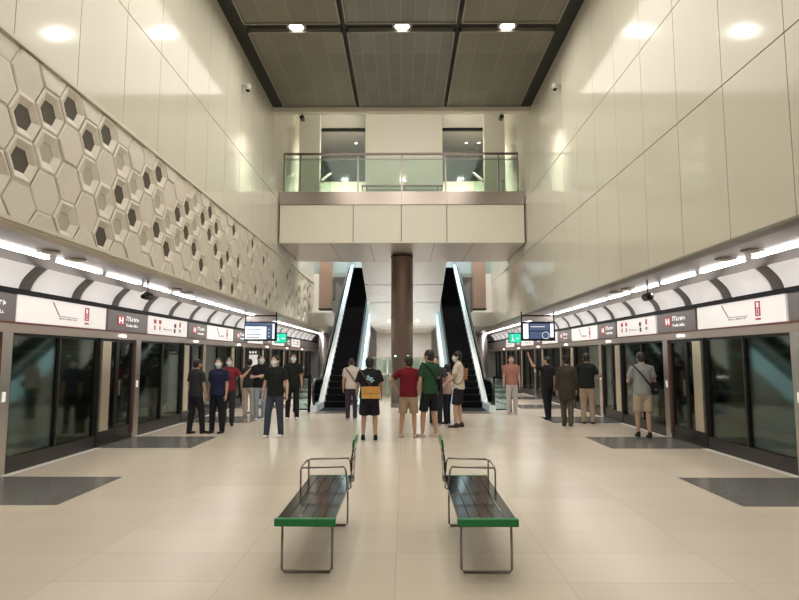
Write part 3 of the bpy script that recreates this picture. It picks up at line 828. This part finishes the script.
def person(label, x, y, H, yaw, shirt, pants, shoes, sleeve='short', legs='long', skin=SK, armL=None, armR=None, feet=((-.10, 0), (.10, .02)),
           mask=False, headyaw=0, nod=0, lean=(0, 0), fat=1.0, cap=None, hair='short', shirtlen=.86, bare=False):
    s = H/1.72
    t = thing('person', label, 'person', (x, y, 0)); t.rotation_euler = (0, 0, math.radians(yaw))
    V = lambda a, b_, c: Vector((a, b_, c))*s
    lx, ly = lean
    def T(z):   # torso centre line follows the lean
        k = max(0, (z-.95)/.5); return (lx*k, ly*k)
    def TP(a, b_, z): return V(a+T(z)[0], b_+T(z)[1], z)
    body = B(); f = fat
    hip = {-1: V(-.088, 0, .90), 1: V(.088, 0, .90)}
    knee = {}; ank = {}
    for q, sg in enumerate((-1, 1)):
        fx, fy = feet[q][:2]; lift = feet[q][2] if len(feet[q]) > 2 else 0
        ank[sg] = V(fx, fy, .075+lift); knee[sg] = (hip[sg]+ank[sg])/2 + V(sg*.004, .028+lift*.6, .02)
        loft(body, [hip[sg], hip[sg].lerp(knee[sg], .5), knee[sg], knee[sg].lerp(ank[sg], .3), knee[sg].lerp(ank[sg], .7), ank[sg], ank[sg]-V(0, 0, .03)],
             [(.082*s*f, .088*s*f), (.072*s*f, .076*s*f), (.052*s, .054*s), (.054*s, .058*s), (.042*s, .044*s), (.034*s, .036*s), (.034*s, .038*s)])
        loft(body, [ank[sg]+V(0, -.03, -.045), ank[sg]+V(0, .06, -.045), ank[sg]+V(0, .14, -.055)], [(.032*s, .028*s), (.038*s, .024*s), (.034*s, .018*s)])
    loft(body, [TP(0, 0, .86), TP(0, 0, .95), TP(0, 0, 1.08), TP(0, .005, 1.24), TP(0, 0, 1.36), TP(0, -.005, 1.44)],
         [(.15*s*f, .105*s*f), (.158*s*f, .112*s*f), (.14*s*f, .10*s*f), (.158*s*f, .112*s*f), (.168*s*f, .095*s), (.10*s, .06*s)])
    loft(body, [TP(-.16, 0, 1.40), TP(0, 0, 1.43), TP(.16, 0, 1.40)], [(.048*s, .048*s), (.055*s, .05*s), (.048*s, .048*s)], side=(0, 1, 0))
    hb = T(1.45); nd = math.radians(nod); hy = math.radians(headyaw)
    hc = Vector((hb[0]*s, hb[1]*s + (.02+math.sin(nd)*.10)*s, (1.60-(1-math.cos(nd))*.1)*s))
    RH = Matrix.Rotation(hy, 3, 'Z') @ Matrix.Rotation(-nd, 3, 'X')
    loft(body, [TP(0, -.005, 1.42), hc+V(0, -.015, -.07)], [(.062*s, .062*s), (.057*s, .06*s)])
    def Hp(a, b_, c): return hc + RH @ (Vector((a, b_, c))*s*1.07)
    body.ell(hc, .078*s, .100*s, .114*s, 20, 14, RH)
    loft(body, [Hp(0, .01, -.03), Hp(0, .038, -.085)], [(.062*s, .07*s), (.036*s, .04*s)], side=RH @ Vector((1, 0, 0)))
    loft(body, [Hp(0, .088, .015), Hp(0, .105, -.022)], [(.009*s, .010*s), (.015*s, .014*s)])
    for sg in (-1, 1):
        body.ell(Hp(sg*.075, -.004, -.008), .010*s, .019*s, .030*s, 10, 8, RH)
        body.ell(Hp(sg*.03, .078, .022), .016*s, .012*s, .008*s, 10, 6, RH)
    arms = {}
    for sg, A in ((-1, armL), (1, armR)):
        if A is None: A = ((sg*.16, -.02, -1), (sg*.05, .18, -1))
        sh = TP(sg*.178, 0, 1.395)
        u = Vector(A[0]).normalized(); w_ = Vector(A[1]).normalized()
        el = sh + u*.28*s; wr = el + w_*.245*s
        arms[sg] = (sh, el, wr)
        loft(body, [sh, sh.lerp(el, .5), el], [(.048*s*f, .048*s*f), (.044*s*f, .044*s*f), (.036*s, .036*s)])
        loft(body, [el, el.lerp(wr, .35), wr], [(.037*s, .037*s), (.037*s, .037*s), (.024*s, .020*s)])
        # hand: palm, four fingers of different lengths, thumb from the side of the palm
        fw = w_; inn = Vector((-sg, 0, 0)); inn = (inn - fw*inn.dot(fw))
        if inn.length < .3: inn = Vector((0, 0, -1)) - fw*Vector((0, 0, -1)).dot(fw)
        inn.normalize(); ac = fw.cross(inn).normalized()
        if ac.y < 0: ac = -ac
        pe = wr + fw*.085*s
        loft(body, [wr, wr+fw*.04*s, pe], [(.022*s, .018*s), (.036*s, .015*s), (.038*s, .013*s)], side=ac)
        for q, (o_, ln) in enumerate(((.028, .066), (.010, .076), (-.009, .070), (-.027, .054))):
            a0 = pe + ac*o_*s - fw*.008*s; a1 = a0 + (fw + inn*.22).normalized()*ln*.55*s; a2 = a1 + (fw*.7 + inn*.75).normalized()*ln*.5*s
            loft(body, [a0, a1, a2], [(.0088*s,)*2, (.0082*s,)*2, (.007*s,)*2], side=ac, n=8)
        a0 = wr + fw*.03*s + ac*.026*s; a1 = a0 + (fw*.6+ac*.7+inn*.25).normalized()*.04*s; a2 = a1 + (fw+ac*.15+inn*.3).normalized()*.03*s
        loft(body, [a0, a1, a2], [(.013*s,)*2, (.0105*s,)*2, (.0085*s,)*2], side=ac, n=8)
    fuse(body, 'body', skinm(skin), t, .0085, 2)
    # ---- shirt
    c = B(); g = .014
    def R_(a, b_, e=0): return ((a*f+g+e)*s, (b_*f+g+e)*s)
    loft(c, [TP(0, 0, shirtlen), TP(0, 0, .95), TP(0, 0, 1.08), TP(0, .005, 1.24), TP(0, 0, 1.36), TP(0, -.005, 1.44)],
         [R_(.172, .130), R_(.170, .128), R_(.156, .115), R_(.164, .120), R_(.170, .104), (.112*s, .080*s)], n=20, flat='a')
    loft(c, [TP(-.165, 0, 1.395), TP(0, 0, 1.425), TP(.165, 0, 1.395)], [(.064*s, .062*s), (.070*s, .069*s), (.064*s, .062*s)], side=(0, 1, 0))
    for sg in (-1, 1):
        sh, el, wr = arms[sg]
        if sleeve == 'short':
            loft(c, [sh, sh.lerp(el, .45), sh.lerp(el, .72)], [(.064*s*f,)*2, (.064*s*f,)*2, (.068*s*f,)*2], flat='z')
        else:
            loft(c, [sh, el], [(.064*s*f,)*2, (.052*s,)*2]); loft(c, [el, el.lerp(wr, .88)], [(.053*s,)*2, (.038*s,)*2])
    fuse(c, 'shirt', cloth(shirt), t, .0125, 3)
    # ---- trousers or shorts
    c = B()
    loft(c, [TP(0, 0, .84), TP(0, 0, .92), TP(0, 0, 1.0)], [R_(.155, .112), R_(.158, .114), R_(.150, .11)], n=20)
    for sg in (-1, 1):
        h, k_, a = hip[sg], knee[sg], ank[sg]
        if legs == 'long':
            loft(c, [h, h.lerp(k_, .5), k_, k_.lerp(a, .5), a-V(0, 0, .03)], [(.096*s*f, .102*s*f), (.088*s*f, .092*s*f), (.074*s, .076*s), (.068*s, .070*s), (.060*s, .066*s)], flat='z')
        else:
            loft(c, [h, h.lerp(k_, .5), h.lerp(k_, .98)], [(.098*s*f, .104*s*f), (.094*s*f, .10*s*f), (.092*s*f, .098*s*f)], flat='z')
    fuse(c, 'trousers' if legs == 'long' else 'shorts', cloth(pants), t, .0125, 3)
    # ---- shoes
    for sg in (-1, 1):
        a = ank[sg]; c = B()
        loft(c, [a+V(0, -.04, -.042), a+V(0, .03, -.040), a+V(0, .10, -.048), a+V(0, .165, -.052)], [(.038*s, .036*s), (.042*s, .034*s), (.046*s, .026*s), (.038*s, .020*s)])
        if not bare: loft(c, [a+V(0, -.01, -.03), a+V(0, -.01, .015)], [(.042*s, .05*s), (.042*s, .046*s)])
        sh_ = fuse(c, 'shoe', cloth(shoes), t, .011, 2)
        sole = B(); z = a.z
        sole.prism([(a.x+ (.046*s)*math.cos(q)*(1 if math.sin(q) > 0 else .85), a.y+.06*s+.125*s*math.sin(q)) for q in [2*PI*i/18 for i in range(18)]], max(0.001, z-.075*s+.001), z-.052*s, 'Z')
        sole.build('sole', cloth((.55, .53, .5) if sum(shoes) > .6 else (.03, .03, .03)), sh_)
    # ---- hair, eyes, mouth or mask
    c = B()
    if hair == 'short':
        c.ell(Hp(0, -.016, .028), .086*s, .099*s, .101*s, 18, 12, RH)
        c.ell(Hp(0, -.035, -.015), .076*s, .072*s, .082*s, 18, 12, RH)
    elif hair == 'full':
        c.ell(Hp(0, -.012, .034), .093*s, .106*s, .106*s, 18, 12, RH)
        c.ell(Hp(0, -.035, -.02), .086*s, .078*s, .092*s, 18, 12, RH)
    fuse(c, 'hair', M_['hair'], t, .009, 1)
    if cap:
        c = B(); c.ell(Hp(0, -.012, .050), .095*s, .11*s, .09*s, 18, 12, RH)
        loft(c, [Hp(0, .07, .052), Hp(0, .15, .042)], [(.06*s, .008*s), (.05*s, .006*s)], side=RH @ Vector((1, 0, 0)))
        fuse(c, 'cap', cloth(cap), t, .009, 1)
    e = B().m('eye')
    for sg in (-1, 1): e.ell(Hp(sg*.03, .087, .012), .010*s, .006*s, .005*s, 8, 6, RH)
    e.build('eyes', None, t, True)
    if mask:
        c = B(); loft(c, [Hp(0, .040, -.016), Hp(0, .050, -.050), Hp(0, .042, -.085)], [(.074*s, .073*s), (.062*s, .068*s), (.043*s, .050*s)], side=RH @ Vector((1, 0, 0)))
        m_ = fuse(c, 'face_mask', M_['mask'], t, .008, 2)
        l = B().m('mask')
        for sg in (-1, 1): l.tube([Hp(sg*.066, .05, -.02), Hp(sg*.078, .01, .0), Hp(sg*.082, -.012, .012)], .002*s, 5)
        l.build('ear_loop', None, m_)
    else:
        B().m('lip').ell(Hp(0, .088, -.052), .020*s, .007*s, .006*s, 10, 6, RH).build('mouth', None, t, True)
    t['_s'] = s
    return t

def at_person(t, loc):
    """world point for a point given in the person's own frame, in metres of a 1.72 m figure"""
    a = t.rotation_euler.z; s = t['_s']; v = Matrix.Rotation(a, 3, 'Z') @ (Vector(loc)*s)
    return Vector(t.location) + v
def bag(t, label, cat, name, c, w, d, h, col, strap=None, strapcol=None, flap=None, fat=1.0, lean=(0, 0)):
    """shoulder bag with a strap slung round the wearer; top-level, in world place"""
    r = thing(name, label, cat, t.location); r.rotation_euler = t.rotation_euler
    s = t['_s']; c = Vector(c)*s; w, d, h = w*s/2, d*s/2, h*s/2
    b = B().box(c.x-w, c.x+w, c.y-d, c.y+d, c.z-h, c.z+h)
    o = b.build('pouch', cloth(col, .6), r); bevel(o, .02, 3)
    sg = -1 if c.y < 0 else 1
    b = B().box(c.x-w-.003, c.x+w+.003, c.y+sg*(d-.005), c.y+sg*(d+.012), c.z-h*.1, c.z+h+.01)
    bevel(b.build('flap', cloth(flap or col, .6), r), .006, 2)
    b = B().box(c.x-.015, c.x+.015, c.y+sg*(d+.010), c.y+sg*(d+.018), c.z-h*.3, c.z); b.build('buckle', 'steeld', r)
    if strap:
        zc, slope = strap; pts = []
        for q in range(28):
            a = 2*PI*q/28
            x = .178*fat*math.cos(a); z = zc+slope*x
            k = 1 if z < 1.36 else max(.55, 1-(z-1.36)*2.8)
            kk = max(0, (z-.95)/.5)
            pts.append(((x+lean[0]*kk)*s, (.138*fat*math.sin(a)*k+lean[1]*kk)*s, z*s))
        B().tube(pts, .013*s, 6, closed=True).build('strap', cloth(strapcol or col, .6), r, True)
    return r

DOWN = lambda sg, o=.16, fy=0., bend=.2: ((sg*o, fy, -1), (sg*.04, fy+bend, -1))
p1 = person('man with back turned in charcoal tee and black trousers, at the left platform doors', -4.46, 12.65, 1.60, -28, (.030, .030, .034), (.018, .018, .020), BLK, feet=((-.12, -.06), (.12, .12)), headyaw=-10, nod=8, armR=((.12, .12, -1), (.0, .35, -1)))
p2 = person('stout masked man in navy tee and black trousers beside the left platform doors', -4.02, 12.8, 1.62, 165, (.014, .018, .045), (.012, .013, .018), BLK, feet=((-.13, 0), (.13, .02)), mask=True, headyaw=25, fat=1.14)
p3 = person('person in dark red top raising a hand behind the man in navy', -4.22, 14.2, 1.64, 200, (.17, .02, .03), (.03, .03, .035), BLK, mask=True, armL=((-.5, .5, -.7), (-.5, .35, .6)), armR=DOWN(1), skin=SK2)
p4 = person('man in black tee and pale jeans with folded arms, left group', -3.74, 15.4, 1.70, 200, (.012, .012, .014), (.27, .33, .38), (.6, .6, .58), mask=True, headyaw=30, armL=((-.25, .1, -1), (.9, .55, .12)), armR=((.25, .1, -1), (-.9, .6, .18)), skin=SK2)
p5 = person('man walking forward in black polo, dark jeans and white shoes', -2.63, 12.2, 1.68, 172, (.014, .016, .014), (.045, .055, .075), (.62, .60, .55), mask=True, headyaw=-22, feet=((-.15, .02), (.13, .14)), armL=((-.30, .02, -1), (-.12, .30, -1)), armR=((.22, -.02, -1), (.12, .2, -1)), skin=SK2)
p6 = person('tall man in black tee and black trousers behind the man in black polo', -2.92, 15.6, 1.74, 188, (.013, .016, .015), (.014, .014, .016), (.6, .6, .58), mask=True, headyaw=20, armR=((.25, .1, -1), (-.2, .5, -1)), feet=((-.12, 0), (.12, .05)))
p7 = person('person in beige trousers half hidden at the edge of the left group', -4.28, 16.3, 1.60, 10, (.03, .028, .03), (.52, .45, .38), (.3, .25, .2), skin=SK2)
p8 = person('person with bowed head in white shirt with dark strap at the left escalator', -1.33, 15.5, 1.62, 8, (.56, .50, .46), (.045, .035, .05), (.25, .23, .22), nod=35, armR=((.3, .3, -1), (-.3, .9, -.2)), armL=DOWN(-1))
p9 = person('stocky man with back turned in black tee with pale blue print and black shorts', -.63, 11.75, 1.64, 2, (.012, .013, .016), (.014, .015, .020), BLK, legs='short', fat=1.20, feet=((-.13, .0), (.13, -.02)), hair='full', armL=((-.3, .1, -1), (-.05, .5, -1)), armR=((.30, .1, -1), (.0, .5, -1)))
p10 = person('man in maroon polo and khaki shorts with one hand on his hip', .16, 12.1, 1.66, -6, (.14, .010, .018), (.36, .27, .19), (.50, .42, .36), legs='short', fat=1.08, feet=((-.17, .0), (.13, .02)), headyaw=28, hair='full', armL=((-.75, -.05, -.72), (.5, .35, -.9)), armR=((.28, .05, -1), (.12, .12, -1)), bare=True)
p11 = person('tall bearded man in green tee and black shorts beside the man in maroon', .60, 12.15, 1.79, 38, (.022, .065, .032), (.013, .014, .015), (.58, .46, .40), legs='short', feet=((-.11, .10), (.13, -.04)), headyaw=22, hair='full', armL=((-.18, .1, -1), (-.04, .35, -1)), armR=DOWN(1, .2), bare=True)
p12 = person('person in dark grey tee behind the man in green', .84, 14.2, 1.66, 172, (.06, .05, .06), (.03, .03, .035), (.2, .2, .2), armL=((-.5, .15, -1), (-.35, .3, -1)), skin=SK2)
p13 = person('short person in pale blouse and dark trousers before the right escalator', 1.15, 14.6, 1.46, 60, (.52, .40, .38), (.018, .022, .035), BLK, skin=SK2, hair='full', armL=((-.2, .5, -.9), (.3, .9, .0)), armR=((.2, .5, -.9), (-.3, .9, 0)))
p14 = person('masked man in white tee and black shorts before the right escalator', 1.36, 13.85, 1.78, 78, (.60, .54, .47), (.018, .016, .022), (.05, .03, .03), legs='short', mask=True, headyaw=8, armL=((-.1, .35, -1), (.1, .75, -.6)), armR=((.1, .25, -1), (-.1, .8, -.5)), feet=((-.09, .06), (.09, -.04)), skin=SK2, hair='full')
p15 = person('person walking away in long dark olive jacket and brown trousers, right platform', 3.95, 13.95, 1.68, -4, (.042, .036, .028), (.085, .068, .05), (.06, .05, .04), sleeve='long', shirtlen=.66, feet=((-.04, .18), (.05, -.16, .04)), cap=(.02, .02, .02), fat=1.08)
p16 = person('person in black raising one arm to point, right platform', 3.92, 15.7, 1.66, 20, (.015, .013, .016), (.014, .014, .018), BLK, armL=((-.85, .1, .25), (-.35, .1, 1)), feet=((-.14, -.2), (.10, .1)), headyaw=40)
p17 = person('man in black top and khaki trousers facing the right platform doors', 4.64, 14.6, 1.74, -25, (.014, .018, .015), (.42, .32, .23), (.06, .04, .03), armL=((-.5, .1, -.8), (-.3, .5, -.7)), armR=((.3, .25, -1), (.1, .7, .1)), feet=((-.10, 0), (.10, .06)))
p18 = person('man in grey tee and khaki shorts waiting at the right platform doors', 5.02, 12.15, 1.75, -8, (.25, .26, .25), (.44, .36, .25), (.014, .014, .014), legs='short', feet=((-.10, .06), (.09, -.06)), nod=14, armL=((-.35, .1, -1), (.2, .9, -.1)), armR=((.25, .1, -1), (-.3, .9, .0)), skin=SK)
p19 = person('distant person in orange-red top and pale trousers beyond the right escalator', 3.22, 17.1, 1.68, 175, (.36, .17, .13), (.50, .46, .44), (.3, .28, .26), skin=SK2)

bag(p9, 'mustard yellow messenger bag on the back of the stocky man in black', 'bag', 'messenger_bag', (.03, -.215, .99), .38, .09, .24, (.62, .34, .10), strap=(1.16, -1.5), strapcol=(.10, .07, .05), flap=(.55, .28, .07), fat=1.2)
bag(p18, 'black crossbody bag hanging at the hip of the man in grey', 'bag', 'crossbody_bag', (.20, -.12, .99), .12, .16, .24, (.014, .014, .014), strap=(1.22, -1.35), fat=1.04)
bag(p14, 'tan sling bag worn by the masked man in white', 'bag', 'sling_bag', (.05, -.16, 1.20), .16, .07, .26, (.30, .15, .07), strap=(1.22, 1.3), fat=1.03)
bag(p11, 'black shoulder bag at the side of the tall man in green', 'bag', 'shoulder_bag', (.22, .02, 1.02), .08, .26, .26, (.014, .014, .015), strap=(1.22, -1.35), fat=1.04)
bag(p8, 'dark sling bag of the person with bowed head', 'bag', 'sling_bag', (.17, -.06, .98), .10, .16, .18, (.03, .02, .025), strap=(1.20, -1.4), strapcol=(.05, .02, .03), fat=1.04)
# pale blue print on the back of the black tee
M_['print'] = mat('pale blue print', (.35, .55, .60), .8)
g = B(); rnd = random.Random(4); s9 = p9['_s']
for i in range(16):
    px_, pz_ = max(-.09, min(.09, rnd.gauss(0, .045))), rnd.gauss(1.27, .04)
    g.m('print').ell((px_*s9, -(.158 - .5*px_*px_*4)*s9, pz_*s9), rnd.uniform(.012, .028), .012, rnd.uniform(.010, .024), 8, 6)
g.build('shirt_print', None, p9, True)
for o in list(COL.objects):
    if '_s' in o: del o['_s']


# ================================================================ LIGHT
def area(name, loc, sx, sy, power, col, rot=(0, 0, 0), spread=None):
    l = bpy.data.lights.new(name, 'AREA'); l.shape = 'RECTANGLE'; l.size = sx; l.size_y = sy; l.energy = power; l.color = col
    if spread: l.spread = spread
    o = bpy.data.objects.new(name, l); COL.objects.link(o); o.location = loc; o.rotation_euler = rot
    return o
WARM = (1, .94, .84)
for y in (-3.5, 0, 3.7, 7.9, 12.14):
    for x in (-2.32, .03, 2.36):
        area('ceiling_light', (x, y, 8.80), .22, .22, 24, WARM)
for s in (-1, 1):
    for y in range(0, 36, 4):
        o = area('strip_light', (s*4.7, y+1.0, ZS-.06), .3, 3.6, 17 if y < 16 else 26, (1, .94, .90))
for s in (-1, 1):
    for y in (6.5, 10.5, 14.5, 20, 26): area('tunnel_fill', (s*7.4, y, 2.5), .2, 1.2, 9, (.95, 1, .80))  # weak fill added in the tunnel, no fixtures, tints the view olive
for x in (-2.3, 2.3):
    area('landing_light', (x, 21.6, 10.7), .8, .8, 340, (1, .95, .88), spread=2.0)
area('shaft_fill', (.05, 17.3, 10.3), 3.0, .3, 50, (1, .95, .88), rot=(math.radians(55), 0, 0))  # unseen fill added to brighten the front of the shaft
area('escalator_light', (-2, 30, 8.6), 2, 2, 120, (.75, .95, 1))
area('escalator_light', (2, 30, 8.6), 2, 2, 120, (.75, .95, 1))
area('under_bridge_fill', (-1.9, 19.5, 5.0), .3, 1.5, 60, (1, .95, .92), spread=2.0)  # pair of fills added under the bridge, without fixtures
area('under_bridge_fill', (2.0, 19.5, 5.0), .3, 1.5, 60, (1, .95, .92), spread=2.0)
area('under_shaft_fill', (0, 22.5, .9), 2.2, 2.5, 60, (1, .96, .92), rot=(PI, 0, 0))  # upward fill added to brighten the sloping underside of the shaft
area('lift_fill', (0, 27, 2.8), 1.6, 4, 130, (1, .97, .93))  # added fill that whitens the space below the shaft
area('hall_fill', (0, 9.5, 8.75), 5.5, 11, 330, (1, .95, .87))  # broad sheet of light added under the ceiling, no fixture, brightens the walls
w = bpy.data.worlds.new('world'); SC.world = w; w.use_nodes = True
w.node_tree.nodes['Background'].inputs[0].default_value = (1, .94, .83, 1)
w.node_tree.nodes['Background'].inputs[1].default_value = .6

# ================================================================ CAMERA
cam = bpy.data.cameras.new('camera'); co = bpy.data.objects.new('camera', cam); COL.objects.link(co)
cam.sensor_width = 36; cam.lens = 577/799*36
co.location = (.066, 0, 1.65)
co.rotation_euler = (PI/2 + math.atan(57/577), 0, math.atan(4.5/577))
cam.clip_start = .05
SC.camera = co
SC.view_settings.view_transform = 'Standard'
SC.view_settings.look = 'None'
SC.view_settings.exposure = .24
